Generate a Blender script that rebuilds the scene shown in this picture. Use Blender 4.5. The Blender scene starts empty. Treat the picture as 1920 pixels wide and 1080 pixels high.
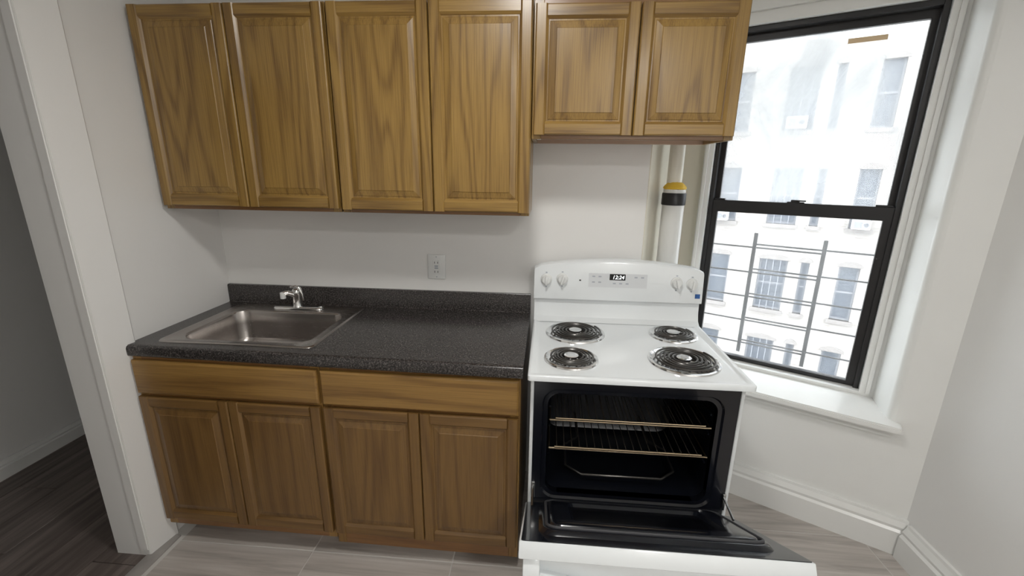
import bpy, bmesh, math, random
from mathutils import Vector, Matrix
random.seed(7)
S = bpy.context.scene
COL = S.collection

# ------------------------------------------------------------------ camera
F_PX = 818.98
pitch, yaw, roll = -0.265, -0.0774, 0.0137
cp, sp, cy, sy = math.cos(pitch), math.sin(pitch), math.cos(yaw), math.sin(yaw)
fw = Vector((sy*cp, cy*cp, sp)); rt = Vector((cy, -sy, 0)); up = rt.cross(fw)
c_, s_ = math.cos(roll), math.sin(roll)
R_ = c_*rt + s_*up; U_ = -s_*rt + c_*up
cam_d = bpy.data.cameras.new('camera'); cam = bpy.data.objects.new('camera', cam_d); COL.objects.link(cam)
cam.matrix_world = Matrix(((R_.x, U_.x, -fw.x, 1.5918), (R_.y, U_.y, -fw.y, -2.0464), (R_.z, U_.z, -fw.z, 1.5914), (0, 0, 0, 1)))
cam_d.sensor_width = 36.0; cam_d.lens = F_PX/1920*36.0; cam_d.clip_start = 0.02; cam_d.clip_end = 200
S.camera = cam

# ------------------------------------------------------------------ sky, exposure
wd = bpy.data.worlds.new('overcast_sky'); S.world = wd; wd.use_nodes = True
bg = wd.node_tree.nodes['Background']
bg.inputs[0].default_value = (0.90, 0.95, 1.0, 1); bg.inputs[1].default_value = 6.6
S.view_settings.view_transform = 'Standard'; S.view_settings.look = 'None'
S.view_settings.exposure = 0.25; S.view_settings.gamma = 1.0; S.view_settings.use_curve_mapping = False
LAMP_STRENGTH = 61.0; FILL_STRENGTH = 100.0

# ------------------------------------------------------------------ materials
def new_mat(name):
    m = bpy.data.materials.new(name); m.use_nodes = True
    nt = m.node_tree; b = nt.nodes['Principled BSDF']
    return m, nt, b
def N(nt, typ, **kw):
    n = nt.nodes.new(typ)
    for k, v in kw.items():
        if k in n.inputs: n.inputs[k].default_value = v
        else: setattr(n, k, v)
    return n
def plain(name, col, rough=0.5, metal=0.0, coat=0.0, bump=0.0, bscale=60.0, var=0.0, vscale=3.0, spec=0.5):
    m, nt, b = new_mat(name)
    b.inputs['Base Color'].default_value = (*col, 1); b.inputs['Roughness'].default_value = rough
    b.inputs['Metallic'].default_value = metal; b.inputs['Coat Weight'].default_value = coat
    b.inputs['Specular IOR Level'].default_value = spec
    if bump or var:
        tc = N(nt, 'ShaderNodeTexCoord')
    if bump:
        nz = N(nt, 'ShaderNodeTexNoise', Scale=bscale, Detail=4.0)
        nt.links.new(tc.outputs['Object'], nz.inputs['Vector'])
        bp = N(nt, 'ShaderNodeBump', Strength=bump, Distance=0.004)
        nt.links.new(nz.outputs['Fac'], bp.inputs['Height']); nt.links.new(bp.outputs['Normal'], b.inputs['Normal'])
    if var:
        nz = N(nt, 'ShaderNodeTexNoise', Scale=vscale, Detail=5.0)
        nt.links.new(tc.outputs['Object'], nz.inputs['Vector'])
        mx = N(nt, 'ShaderNodeMix', data_type='RGBA')
        mx.inputs[6].default_value = (*[c*(1-var) for c in col], 1); mx.inputs[7].default_value = (*[min(1, c*(1+var)) for c in col], 1)
        nt.links.new(nz.outputs['Fac'], mx.inputs[0]); nt.links.new(mx.outputs[2], b.inputs['Base Color'])
    return m

def oak(name, axis, light, dark, rings=9.0, rough=0.36):
    """stained oak: stretched-noise contour lines (cathedral figure) plus fine pores along the grain axis"""
    m, nt, b = new_mat(name); L = nt.links.new
    tc = N(nt, 'ShaderNodeTexCoord'); oi = N(nt, 'ShaderNodeObjectInfo')
    def stretched(sl, sc):
        mp = N(nt, 'ShaderNodeMapping')
        s = [sc, sc, sc]; s[axis] = sl
        mp.inputs['Scale'].default_value = s
        L(tc.outputs['Object'], mp.inputs['Vector'])
        return mp.outputs['Vector']
    wv = N(nt, 'ShaderNodeMath', operation='MULTIPLY'); wv.inputs[1].default_value = 37.0
    L(oi.outputs['Random'], wv.inputs[0])
    n1 = N(nt, 'ShaderNodeTexNoise', noise_dimensions='4D', Scale=1.0, Detail=1.5, Roughness=0.45)
    L(stretched(0.75, 8.0), n1.inputs['Vector']); L(wv.outputs[0], n1.inputs['W'])
    k = N(nt, 'ShaderNodeMath', operation='MULTIPLY'); k.inputs[1].default_value = rings*6.283
    L(n1.outputs['Fac'], k.inputs[0])
    sn = N(nt, 'ShaderNodeMath', operation='SINE'); L(k.outputs[0], sn.inputs[0])
    mr = N(nt, 'ShaderNodeMapRange'); mr.inputs[1].default_value = -1; mr.inputs[2].default_value = 1
    L(sn.outputs[0], mr.inputs[0])
    pw = N(nt, 'ShaderNodeMath', operation='POWER'); pw.inputs[1].default_value = 2.2; L(mr.outputs[0], pw.inputs[0])
    n2 = N(nt, 'ShaderNodeTexNoise', noise_dimensions='4D', Scale=1.0, Detail=3.0, Roughness=0.6)
    L(stretched(5.0, 260.0), n2.inputs['Vector']); L(wv.outputs[0], n2.inputs['W'])
    n3 = N(nt, 'ShaderNodeTexNoise', noise_dimensions='4D', Scale=1.0, Detail=2.0)
    L(stretched(1.2, 3.5), n3.inputs['Vector']); L(wv.outputs[0], n3.inputs['W'])
    a1 = N(nt, 'ShaderNodeMath', operation='MULTIPLY'); a1.inputs[1].default_value = 0.50; L(pw.outputs[0], a1.inputs[0])
    p2 = N(nt, 'ShaderNodeMapRange'); p2.inputs[1].default_value = 0.42; p2.inputs[2].default_value = 0.72
    p2.inputs[3].default_value = 0.0; p2.inputs[4].default_value = 0.60; L(n2.outputs['Fac'], p2.inputs[0])
    ad = N(nt, 'ShaderNodeMath', operation='ADD'); L(a1.outputs[0], ad.inputs[0]); L(p2.outputs[0], ad.inputs[1])
    p3 = N(nt, 'ShaderNodeMapRange'); p3.inputs[1].default_value = 0.3; p3.inputs[2].default_value = 0.7
    p3.inputs[3].default_value = -0.08; p3.inputs[4].default_value = 0.22; L(n3.outputs['Fac'], p3.inputs[0])
    ad2 = N(nt, 'ShaderNodeMath', operation='ADD', use_clamp=True); L(ad.outputs[0], ad2.inputs[0]); L(p3.outputs[0], ad2.inputs[1])
    mx = N(nt, 'ShaderNodeMix', data_type='RGBA')
    mx.inputs[6].default_value = (*light, 1); mx.inputs[7].default_value = (*dark, 1)
    L(ad2.outputs[0], mx.inputs[0]); L(mx.outputs[2], b.inputs['Base Color'])
    b.inputs['Roughness'].default_value = rough; b.inputs['Coat Weight'].default_value = 0.35; b.inputs['Coat Roughness'].default_value = 0.22
    bp = N(nt, 'ShaderNodeBump', Strength=0.12, Distance=0.001); L(ad.outputs[0], bp.inputs['Height']); L(bp.outputs['Normal'], b.inputs['Normal'])
    return m

OAK_L, OAK_D = (0.335, 0.200, 0.050), (0.150, 0.078, 0.017)
BASE_L, BASE_D = (0.330, 0.185, 0.048), (0.165, 0.082, 0.019)
M = {}
M['oak_v'] = oak('oak_vertical_grain', 2, OAK_L, OAK_D)
M['oak_h'] = oak('oak_horizontal_grain', 0, OAK_L, OAK_D, 7.0)
M['oakb_v'] = oak('worn_oak_vertical_grain', 2, BASE_L, BASE_D, 8.0, 0.42)
M['oakb_h'] = oak('worn_oak_horizontal_grain', 0, BASE_L, BASE_D, 6.0, 0.42)
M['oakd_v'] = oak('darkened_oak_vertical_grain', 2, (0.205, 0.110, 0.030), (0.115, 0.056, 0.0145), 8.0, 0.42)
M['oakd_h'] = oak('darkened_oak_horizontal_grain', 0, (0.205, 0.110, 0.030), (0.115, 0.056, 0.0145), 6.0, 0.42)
M['oak_dark'] = oak('oak_frame', 0, (0.24, 0.115, 0.035), (0.14, 0.06, 0.018), 5.0)
M['under'] = plain('cabinet_underside_laminate', (0.50, 0.36, 0.27), 0.5, var=0.12)
M['gap'] = plain('cabinet_interior', (0.03, 0.02, 0.013), 0.7)
M['wall'] = plain('white_wall_paint', (0.82, 0.812, 0.795), 0.55, bump=0.12, bscale=25, var=0.03, vscale=1.2)
M['gloss'] = plain('white_gloss_trim_paint', (0.80, 0.80, 0.78), 0.28, bump=0.10, bscale=9, var=0.03)
M['wallwin'] = plain('white_semigloss_wall_paint', (0.82, 0.82, 0.80), 0.38, bump=0.25, bscale=9, var=0.03)
M['ceil'] = plain('ceiling_paint', (0.86, 0.86, 0.84), 0.7)
M['white'] = plain('white_enamel', (0.82, 0.85, 0.865), 0.16, coat=0.3)
M['whitep'] = plain('white_plastic', (0.80, 0.81, 0.80), 0.35)
M['panelw'] = plain('control_panel_film', (0.70, 0.72, 0.74), 0.35)
M['print'] = plain('grey_print', (0.42, 0.45, 0.50), 0.5)
M['black'] = plain('black_window_aluminium', (0.012, 0.011, 0.012), 0.38)
M['enamel'] = plain('black_speckled_enamel', (0.006, 0.007, 0.011), 0.16, coat=0.2, var=0.5, vscale=300)
M['cavity'] = plain('oven_cavity_enamel', (0.004, 0.005, 0.008), 0.3)
M['gasket'] = plain('dark_oven_gasket', (0.05, 0.05, 0.055), 0.6)
M['chrome'] = plain('chrome', (0.80, 0.80, 0.80), 0.10, 1.0)
M['rackm'] = plain('oven_rack_wire', (0.62, 0.50, 0.34), 0.28, 1.0)
M['wire'] = plain('shaded_rack_wire', (0.10, 0.085, 0.07), 0.5, 0.6)  # rack metal darkened, standing in for the shade inside the oven
M['coil'] = plain('dark_coil_metal', (0.10, 0.095, 0.09), 0.30, 0.8)
M['hinge'] = plain('hinge_steel', (0.45, 0.45, 0.45), 0.25, 1.0)
M['lcd'] = plain('display_black', (0.003, 0.003, 0.004), 0.15)
M['blue'] = plain('blue_sticker', (0.02, 0.10, 0.32), 0.4)
M['dark'] = plain('dark_slot', (0.02, 0.02, 0.02), 0.6)
M['yellow'] = plain('yellow_foam', (0.80, 0.52, 0.05), 0.6, bump=0.6, bscale=60)
M['tapeb'] = plain('black_tape', (0.008, 0.008, 0.01), 0.4)
M['tan'] = plain('tan_masking_tape', (0.86, 0.66, 0.42), 0.7)
M['cream'] = plain('cream_pipe_paint', (0.76, 0.73, 0.64), 0.25, bump=0.2, bscale=10)
M['niche'] = plain('cream_niche_paint', (0.74, 0.70, 0.60), 0.35, bump=0.15, bscale=8)
M['sleeve'] = plain('white_pipe_sleeve', (0.74, 0.74, 0.72), 0.3)
M['guard'] = plain('glare_greyed_steel', (0.16, 0.16, 0.165), 0.5)  # steel with glare and haze from the window put into its grey
M['grout'] = plain('tile_grout', (0.62, 0.60, 0.57), 0.8)
M['threshold'] = plain('stone_threshold', (0.36, 0.34, 0.32), 0.45, var=0.15, vscale=20)
M['acw'] = plain('air_conditioner_white', (0.42, 0.42, 0.415), 0.5)
M['acg'] = plain('air_conditioner_grille', (0.15, 0.155, 0.17), 0.6)
M['stone'] = plain('weathered_stone_lintel', (0.17, 0.155, 0.145), 0.8, var=0.2, vscale=4)
M['ground'] = plain('courtyard_concrete', (0.45, 0.44, 0.42), 0.9, var=0.2)
M['teal'] = plain('teal_curtain', (0.16, 0.42, 0.42), 0.7)

def emissive(name, col, st):
    m, nt, b = new_mat(name)
    b.inputs['Base Color'].default_value = (0.8, 0.8, 0.8, 1)
    b.inputs['Emission Color'].default_value = (*col, 1); b.inputs['Emission Strength'].default_value = st
    return m
M['lampglass'] = emissive('lit_lamp_glass', (1.0, 0.985, 0.95), LAMP_STRENGTH)
M['fill_glow'] = emissive('added_fill_lamp_glow', (1.0, 0.985, 0.955), FILL_STRENGTH)  # glow of the added fill lamp
M['digits'] = emissive('lit_display_digits', (0.95, 1.0, 1.0), 1.6)

def stainless():
    m, nt, b = new_mat('brushed_stainless_steel'); L = nt.links.new
    tc = N(nt, 'ShaderNodeTexCoord'); mp = N(nt, 'ShaderNodeMapping'); mp.inputs['Scale'].default_value = (4, 120, 120)
    nz = N(nt, 'ShaderNodeTexNoise', Scale=4.0, Detail=3.0)
    L(tc.outputs['Object'], mp.inputs['Vector']); L(mp.outputs['Vector'], nz.inputs['Vector'])
    b.inputs['Base Color'].default_value = (0.44, 0.41, 0.39, 1); b.inputs['Metallic'].default_value = 1
    mr = N(nt, 'ShaderNodeMapRange'); mr.inputs[3].default_value = 0.24; mr.inputs[4].default_value = 0.29
    L(nz.outputs['Fac'], mr.inputs[0]); L(mr.outputs[0], b.inputs['Roughness'])
    return m
M['steel'] = stainless()

def laminate():
    m, nt, b = new_mat('speckled_dark_laminate'); L = nt.links.new
    tc = N(nt, 'ShaderNodeTexCoord')
    v1 = N(nt, 'ShaderNodeTexNoise', Scale=190.0, Detail=3.0, Roughness=0.7); L(tc.outputs['Object'], v1.inputs['Vector'])
    cr = N(nt, 'ShaderNodeValToRGB'); L(v1.outputs['Fac'], cr.inputs[0])
    e = cr.color_ramp.elements; e[0].position = 0.36; e[0].color = (0.010, 0.009, 0.009, 1)
    e[1].position = 0.74; e[1].color = (0.17, 0.155, 0.145, 1)
    e2 = e.new(0.52); e2.color = (0.042, 0.037, 0.036, 1)
    L(cr.outputs[0], b.inputs['Base Color']); b.inputs['Roughness'].default_value = 0.24
    return m
M['laminate'] = laminate()

def woodlook(name, axis, c1, c2, c3, rough):
    m, nt, b = new_mat(name); L = nt.links.new
    tc = N(nt, 'ShaderNodeTexCoord'); oi = N(nt, 'ShaderNodeObjectInfo')
    wv = N(nt, 'ShaderNodeMath', operation='MULTIPLY'); wv.inputs[1].default_value = 53.0; L(oi.outputs['Random'], wv.inputs[0])
    mp = N(nt, 'ShaderNodeMapping'); s = [26, 26, 26]; s[axis] = 1.6; mp.inputs['Scale'].default_value = s
    L(tc.outputs['Object'], mp.inputs['Vector'])
    nz = N(nt, 'ShaderNodeTexNoise', noise_dimensions='4D', Scale=1.0, Detail=5.0, Roughness=0.6, Distortion=0.6)
    L(mp.outputs['Vector'], nz.inputs['Vector']); L(wv.outputs[0], nz.inputs['W'])
    cr = N(nt, 'ShaderNodeValToRGB'); L(nz.outputs['Fac'], cr.inputs[0])
    e = cr.color_ramp.elements; e[0].position = 0.30; e[0].color = (*c1, 1); e[1].position = 0.72; e[1].color = (*c3, 1)
    e2 = e.new(0.5); e2.color = (*c2, 1)
    L(cr.outputs[0], b.inputs['Base Color']); b.inputs['Roughness'].default_value = rough
    bp = N(nt, 'ShaderNodeBump', Strength=0.1, Distance=0.001); L(nz.outputs['Fac'], bp.inputs['Height']); L(bp.outputs['Normal'], b.inputs['Normal'])
    return m
M['tile'] = woodlook('grey_wood_look_tile', 0, (0.31, 0.28, 0.255), (0.47, 0.43, 0.395), (0.60, 0.56, 0.525), 0.36)
M['plank'] = woodlook('dark_wood_plank', 1, (0.06, 0.045, 0.038), (0.125, 0.10, 0.088), (0.24, 0.20, 0.18), 0.4)

def glass(name, dirt, swirl=False):
    m = bpy.data.materials.new(name); m.use_nodes = True; nt = m.node_tree; L = nt.links.new
    nt.nodes.clear()
    out = N(nt, 'ShaderNodeOutputMaterial'); tr = N(nt, 'ShaderNodeBsdfTransparent'); gl = N(nt, 'ShaderNodeBsdfGlossy', Roughness=0.02)
    gl.inputs['Color'].default_value = (1, 1, 1, 1); tr.inputs['Color'].default_value = (0.97, 0.98, 0.98, 1)
    m1 = N(nt, 'ShaderNodeMixShader'); m1.inputs[0].default_value = 0.012
    L(tr.outputs[0], m1.inputs[1]); L(gl.outputs[0], m1.inputs[2])
    tl = N(nt, 'ShaderNodeBsdfTranslucent'); tl.inputs['Color'].default_value = (0.50, 0.51, 0.52, 1)
    tc = N(nt, 'ShaderNodeTexCoord'); L_ = tc.outputs['Object']
    mp = N(nt, 'ShaderNodeMapping'); mp.inputs['Scale'].default_value = (1, 1, 0.45); mp.inputs['Rotation'].default_value = (0, 0.35, 0); L(L_, mp.inputs['Vector'])
    n1 = N(nt, 'ShaderNodeTexNoise', Scale=3.4, Detail=6.0, Roughness=0.62, Distortion=0.8); L(mp.outputs['Vector'], n1.inputs['Vector'])
    mr = N(nt, 'ShaderNodeMapRange'); mr.inputs[1].default_value = 0.34; mr.inputs[2].default_value = 0.66
    mr.inputs[3].default_value = dirt*0.28; mr.inputs[4].default_value = dirt; L(n1.outputs['Fac'], mr.inputs[0])
    # the wiped swirl of grime sits in the middle of the upper pane
    mq = N(nt, 'ShaderNodeMapping'); mq.inputs['Location'].default_value = (0, 0, -1.22/0.42); mq.inputs['Scale'].default_value = (1/0.36, 0, 1/0.42); L(L_, mq.inputs['Vector'])
    ln = N(nt, 'ShaderNodeVectorMath', operation='LENGTH'); L(mq.outputs['Vector'], ln.inputs[0])
    mk = N(nt, 'ShaderNodeMapRange', interpolation_type='SMOOTHSTEP'); mk.inputs[1].default_value = 0.55; mk.inputs[2].default_value = 1.15
    mk.inputs[3].default_value = 1.0; mk.inputs[4].default_value = 0.42; L(ln.outputs['Value'], mk.inputs[0])
    ml = N(nt, 'ShaderNodeMath', operation='MULTIPLY'); L(mr.outputs[0], ml.inputs[0]); L(mk.outputs[0], ml.inputs[1])
    m2 = N(nt, 'ShaderNodeMixShader'); L(ml.outputs[0] if swirl else mr.outputs[0], m2.inputs[0]); L(m1.outputs[0], m2.inputs[1]); L(tl.outputs[0], m2.inputs[2])
    L(m2.outputs[0], out.inputs['Surface'])
    return m
M['glass_dirty'] = glass('smeared_dirty_window_glass', 0.88, True)
M['glass_low'] = glass('window_glass', 0.16)
M['glass_far'] = plain('far_window_glass', (0.045, 0.055, 0.072), 0.3)

def brick():
    m, nt, b = new_mat('pale_painted_brick'); L = nt.links.new
    tc = N(nt, 'ShaderNodeTexCoord'); mp = N(nt, 'ShaderNodeMapping'); mp.inputs['Rotation'].default_value = (math.radians(90), 0, 0)
    L(tc.outputs['Object'], mp.inputs['Vector'])
    br = N(nt, 'ShaderNodeTexBrick', Scale=1.0); br.inputs['Brick Width'].default_value = 0.22; br.inputs['Row Height'].default_value = 0.075
    br.inputs['Mortar Size'].default_value = 0.010
    br.inputs['Color1'].default_value = (0.224, 0.199, 0.182, 1); br.inputs['Color2'].default_value = (0.168, 0.147, 0.134, 1); br.inputs['Mortar'].default_value = (0.241, 0.230, 0.216, 1)
    L(mp.outputs['Vector'], br.inputs['Vector'])
    nz = N(nt, 'ShaderNodeTexNoise', Scale=0.9, Detail=6.0, Roughness=0.65); L(tc.outputs['Object'], nz.inputs['Vector'])
    mr = N(nt, 'ShaderNodeMapRange'); mr.inputs[1].default_value = 0.35; mr.inputs[2].default_value = 0.7; mr.inputs[3].default_value = 0.55; mr.inputs[4].default_value = 0.0
    L(nz.outputs['Fac'], mr.inputs[0])
    mx = N(nt, 'ShaderNodeMix', data_type='RGBA'); mx.inputs[7].default_value = (0.280, 0.266, 0.246, 1)
    L(mr.outputs[0], mx.inputs[0]); L(br.outputs['Color'], mx.inputs[6]); L(mx.outputs[2], b.inputs['Base Color'])
    b.inputs['Roughness'].default_value = 0.9
    return m
M['brick'] = brick()

# ------------------------------------------------------------------ geometry helpers
def wl(o):
    v = Vector((0, 0, 0))
    while o is not None: v += o.location; o = o.parent
    return v
def obj(name, bm, mat, parent=None, world=True, smooth=False, angle=None):
    if world and parent is not None:
        bmesh.ops.translate(bm, verts=bm.verts, vec=-wl(parent))
    bmesh.ops.recalc_face_normals(bm, faces=bm.faces)
    me = bpy.data.meshes.new(name); bm.to_mesh(me); bm.free()
    if smooth:
        for p in me.polygons: p.use_smooth = True
        me.set_sharp_from_angle(angle=math.radians(angle or 40))
    me.materials.append(M[mat] if isinstance(mat, str) else mat)
    o = bpy.data.objects.new(name, me); COL.objects.link(o); o.parent = parent
    return o
def tag(o, label, cat, group=None):
    o['label'] = label; o['category'] = cat
    if group: o['group'] = group
    return o
def thing(name, loc, label, cat, group=None, rz=0.0):
    o = bpy.data.objects.new(name, None); COL.objects.link(o); o.location = loc; o.rotation_euler = (0, 0, rz)
    o.empty_display_size = 0.1
    return tag(o, label, cat, group)
def structure(o, label, cat):
    o['kind'] = 'structure'; return tag(o, label, cat)
def dup(o, parent=None):
    c = o.copy(); COL.objects.link(c); c.parent = parent
    for ch in list(o.children): dup(ch, c)
    return c
def B(): return bmesh.new()
def box(bm, x0, x1, y0, y1, z0, z1, b=0.0, seg=2):
    r = bmesh.ops.create_cube(bm, size=1.0)
    vs = r['verts']
    for v in vs:
        v.co = Vector(((x0+x1)/2 + v.co.x*(x1-x0), (y0+y1)/2 + v.co.y*(y1-y0), (z0+z1)/2 + v.co.z*(z1-z0)))
    if b:
        es = list({e for v in vs for e in v.link_edges})
        bmesh.ops.bevel(bm, geom=es, offset=b, segments=seg, affect='EDGES', profile=0.5)
    return bm
def boxobj(name, a, mat, parent=None, b=0.0, world=True, seg=2):
    return obj(name, box(B(), *a, b=b, seg=seg), mat, parent, world, smooth=bool(b))
def prism(bm, poly, lo, hi, fn):
    """poly: 2D points, extruded from lo to hi, fn(p, q, h) -> 3D"""
    a = [bm.verts.new(fn(p[0], p[1], lo)) for p in poly]; c = [bm.verts.new(fn(p[0], p[1], hi)) for p in poly]
    n = len(poly)
    bm.faces.new(a[::-1]); bm.faces.new(c)
    for i in range(n): bm.faces.new((a[i], a[(i+1) % n], c[(i+1) % n], c[i]))
    return bm
def tube(bm, pts, r, seg=10, cap=True):
    pts = [Vector(p) for p in pts]; rs = r if isinstance(r, (list, tuple)) else [r]*len(pts)
    rings = []; prev = None
    for i, p in enumerate(pts):
        d = (pts[min(i+1, len(pts)-1)] - pts[max(i-1, 0)]).normalized()
        if prev is None:
            prev = d.orthogonal().normalized()
        prev = (prev - d*prev.dot(d)).normalized(); q = d.cross(prev)
        rings.append([bm.verts.new(p + (prev*math.cos(2*math.pi*k/seg) + q*math.sin(2*math.pi*k/seg))*rs[i]) for k in range(seg)])
    for a, c in zip(rings, rings[1:]):
        for k in range(seg): bm.faces.new((a[k], a[(k+1) % seg], c[(k+1) % seg], c[k]))
    if cap: bm.faces.new(rings[0][::-1]); bm.faces.new(rings[-1])
    return bm
def lathe(bm, prof, cx, cy_, cz, seg=32, axis='z', cap=True):
    rings = []
    for r, h in prof:
        ring = []
        for k in range(seg):
            a = 2*math.pi*k/seg
            if axis == 'z': co = (cx+r*math.cos(a), cy_+r*math.sin(a), cz+h)
            else: co = (cx+r*math.cos(a), cy_-h, cz+r*math.sin(a))
            ring.append(bm.verts.new(co))
        rings.append(ring)
    for a, c in zip(rings, rings[1:]):
        for k in range(seg): bm.faces.new((a[k], a[(k+1) % seg], c[(k+1) % seg], c[k]))
    if cap: bm.faces.new(rings[0][::-1]); bm.faces.new(rings[-1])
    return bm
def rrect(x0, x1, y0, y1, r, n=6):
    pts = []
    for (cx, cy_, a0) in ((x1-r, y1-r, 0), (x0+r, y1-r, 90), (x0+r, y0+r, 180), (x1-r, y0+r, 270)):
        for k in range(n+1):
            a = math.radians(a0+90*k/n); pts.append((cx+r*math.cos(a), cy_+r*math.sin(a)))
    return pts
def loops(bm, rings, cap0=False, cap1=False):
    vs = [[bm.verts.new(p) for p in r] for r in rings]
    n = len(vs[0])
    for a, c in zip(vs, vs[1:]):
        for k in range(n): bm.faces.new((a[k], a[(k+1) % n], c[(k+1) % n], c[k]))
    if cap0: bm.faces.new(vs[0][::-1])
    if cap1: bm.faces.new(vs[-1])
    return bm

# ------------------------------------------------------------------ window-wall frame of reference (u along wall, w outwards, z)
WA = math.radians(-30.0); WO = Vector((3.125, -0.375, 0.0))
def wp(u, w, z): return WO + Vector((0.866025*u + 0.5*w, -0.5*u + 0.866025*w, z))
H = 2.52

# ================================================================== SETTING
# floors
fl = boxobj('floor', (-0.04, 3.4, -3.4, 0.62, -0.06, -0.0014), 'grout')
structure(fl, 'grey wood-look tile kitchen floor', 'floor')
tile_mesh = None
X0, Y0 = 0.035, -0.605
for r in range(-8, 2):
    for c in range(0, 6):
        x = X0 + c*0.605 - (0.605 if False else 0); y = Y0 + r*0.303
        if x > 3.1: continue
        wdt = min(0.605, 3.17-x)
        if wdt > 0.6:
            if tile_mesh is None:
                t = boxobj('tile', (0.0018, 0.6032, 0.0018, 0.3012, -0.006, 0.0), 'tile', fl, b=0.0012, world=False, seg=1); tile_mesh = t.data
            else:
                t = bpy.data.objects.new('tile', tile_mesh); COL.objects.link(t); t.parent = fl
        else:
            t = boxobj('tile', (0.0015, wdt, 0.0015, 0.3015, -0.006, 0.0), 'tile', fl, b=0.0012, world=False, seg=1)
        t.location = (x, y, 0)
fl2 = boxobj('floor_next_room', (-1.3, -0.04, -3.4, 1.6, -0.06, -0.005), 'dark')
structure(fl2, 'dark wood plank floor of the unlit room beyond the pier', 'floor')
pm = None
for c in range(6):
    for r in range(5):
        if pm is None:
            p = boxobj('plank', (0.001, 0.199, 0.001, 1.199, -0.006, 0.0), 'plank', fl2, b=0.001, world=False, seg=1); pm = p.data
        else:
            p = bpy.data.objects.new('plank', pm); COL.objects.link(p); p.parent = fl2
        p.location = (-1.24+c*0.2, -3.6 + 1.2*r - 0.37*(c % 3), 0) if -3.6 + 1.2*r - 0.37*(c % 3) < 1.4 else (-1.24+c*0.2, -4.8, 0)
th = boxobj('trim_1', (-0.042, 0.018, -3.4, -0.58, -0.005, 0.006), 'threshold', b=0.004)
structure(th, 'narrow stone threshold strip between tile and dark planks', 'threshold')

# back wall with the splayed niche side beside the window
bm = prism(B(), [(-0.2, 0.0), (2.036, 0.0), (2.314, 0.4815), (2.314, 0.75), (-0.012, 0.75), (-0.012, 1.6), (-0.2, 1.6)], 0, H, lambda p, q, h: (p, q, h))
structure(obj('wall_back', bm, 'wall'), 'white back wall behind the sink counter and range', 'wall')
bm = prism(B(), [(2.0365, 0.0002), (2.0405, 0.0002), (2.3185, 0.4815), (2.3145, 0.4815)], 0, H, lambda p, q, h: (p, q, h))
structure(obj('wall_niche', bm, 'niche'), 'cream painted side of the pipe niche beside the window', 'wall')
# left partition and its end
bm = prism(B(), [(-0.175, -0.690), (-0.028, -0.690), (-0.022, -0.687), (-0.004, -0.572), (-0.008, -0.566), (-0.020, -0.564), (-0.020, 0.0), (-0.175, 0.0)], 0, H, lambda p, q, h: (p, q, h))
structure(obj('wall_left', bm, 'wall'), 'white partition wall ending in a pier beside the cabinets', 'wall')
bm = prism(B(), [(-0.062, -0.697), (-0.022, -0.697), (-0.022, -0.688), (-0.062, -0.688)], 0.03, H, lambda p, q, h: (p, q, h))
bmesh.ops.bevel(bm, geom=bm.edges[:], offset=0.004, segments=2, affect='EDGES')
structure(obj('trim_2', bm, 'wall', smooth=True), 'painted corner bead on the end of the white pier', 'trim')
boxw = lambda n, a, l: structure(boxobj(n, a, 'wall'), l, 'wall')
boxw('wall_next_room', (-1.32, -1.2, -3.4, 1.6, 0, H), 'dim white wall of the unlit room beyond the pier')
boxw('wall_next_room_end', (-1.2, -0.175, 1.5, 1.6, 0, H), 'end wall of the unlit room beyond the pier')
boxw('wall_front', (-1.32, 3.3, -3.52, -3.4, 0, H), 'white wall behind the viewer')
boxw('wall_right', (3.165, 3.30, -3.4, -0.33, 0, H), 'plain white wall on the right of the window')
structure(boxobj('ceiling', (-1.32, 3.9, -3.52, 1.6, H, H+0.1), 'ceil'), 'white kitchen ceiling', 'ceiling')
boxw('wall_left_light_block', (-0.175, -0.012, -3.4, -1.50, 0, H), 'unseen white partition added to keep light out of the next room')  # out of view, added to narrow the opening and dim the next room
structure(boxobj('trim_3', (-0.175, -0.012, -1.50, -0.69, 2.08, H), 'wall'), 'white lintel over the opening to the unlit room', 'lintel')

# window wall: pier with rounded corner on the right, wall under the sill, lintel above
uw = lambda p, q, h: wp(p, q, h)
rc = [(-0.085 + -0.03*math.sin(a) + 0.0, 0.05 - 0.03*math.cos(a)) for a in [math.radians(d) for d in (0, 15, 30, 45, 60, 75, 90)]]
bm = prism(B(), [(0.30, 0.02)] + rc + [(-0.145, 0.21), (-0.145, 0.45), (0.30, 0.45)], 0.57, H, uw)
pw_ = obj('wall_window', bm, 'wallwin', smooth=True, angle=35)
for p_ in pw_.data.polygons: p_.use_smooth = p_.area < 0.05
structure(pw_, 'white plaster wall angled around the window', 'wall')
bm = prism(B(), [(-1.127, 0.02), (0.30, 0.02), (0.30, 0.45), (-1.127, 0.45)], 0, 0.57, uw)
structure(obj('wall_under_window', bm, 'wallwin'), 'white wall below the window sill', 'wall')
bm = prism(B(), [(-1.127, 0.20), (-0.12, 0.20), (-0.12, 0.45), (-1.127, 0.45)], 2.34, H, uw)
structure(obj('wall_over_window', bm, 'wallwin'), 'white plaster above the window head', 'wall')
bm = prism(B(), [(-1.127, 0.27), (-0.995, 0.27), (-0.995, 0.45), (-1.127, 0.45)], 0.57, 2.34, uw)
structure(obj('wall_window_return', bm, 'niche'), 'narrow strip of wall between the pipe niche and the window', 'wall')

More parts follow.
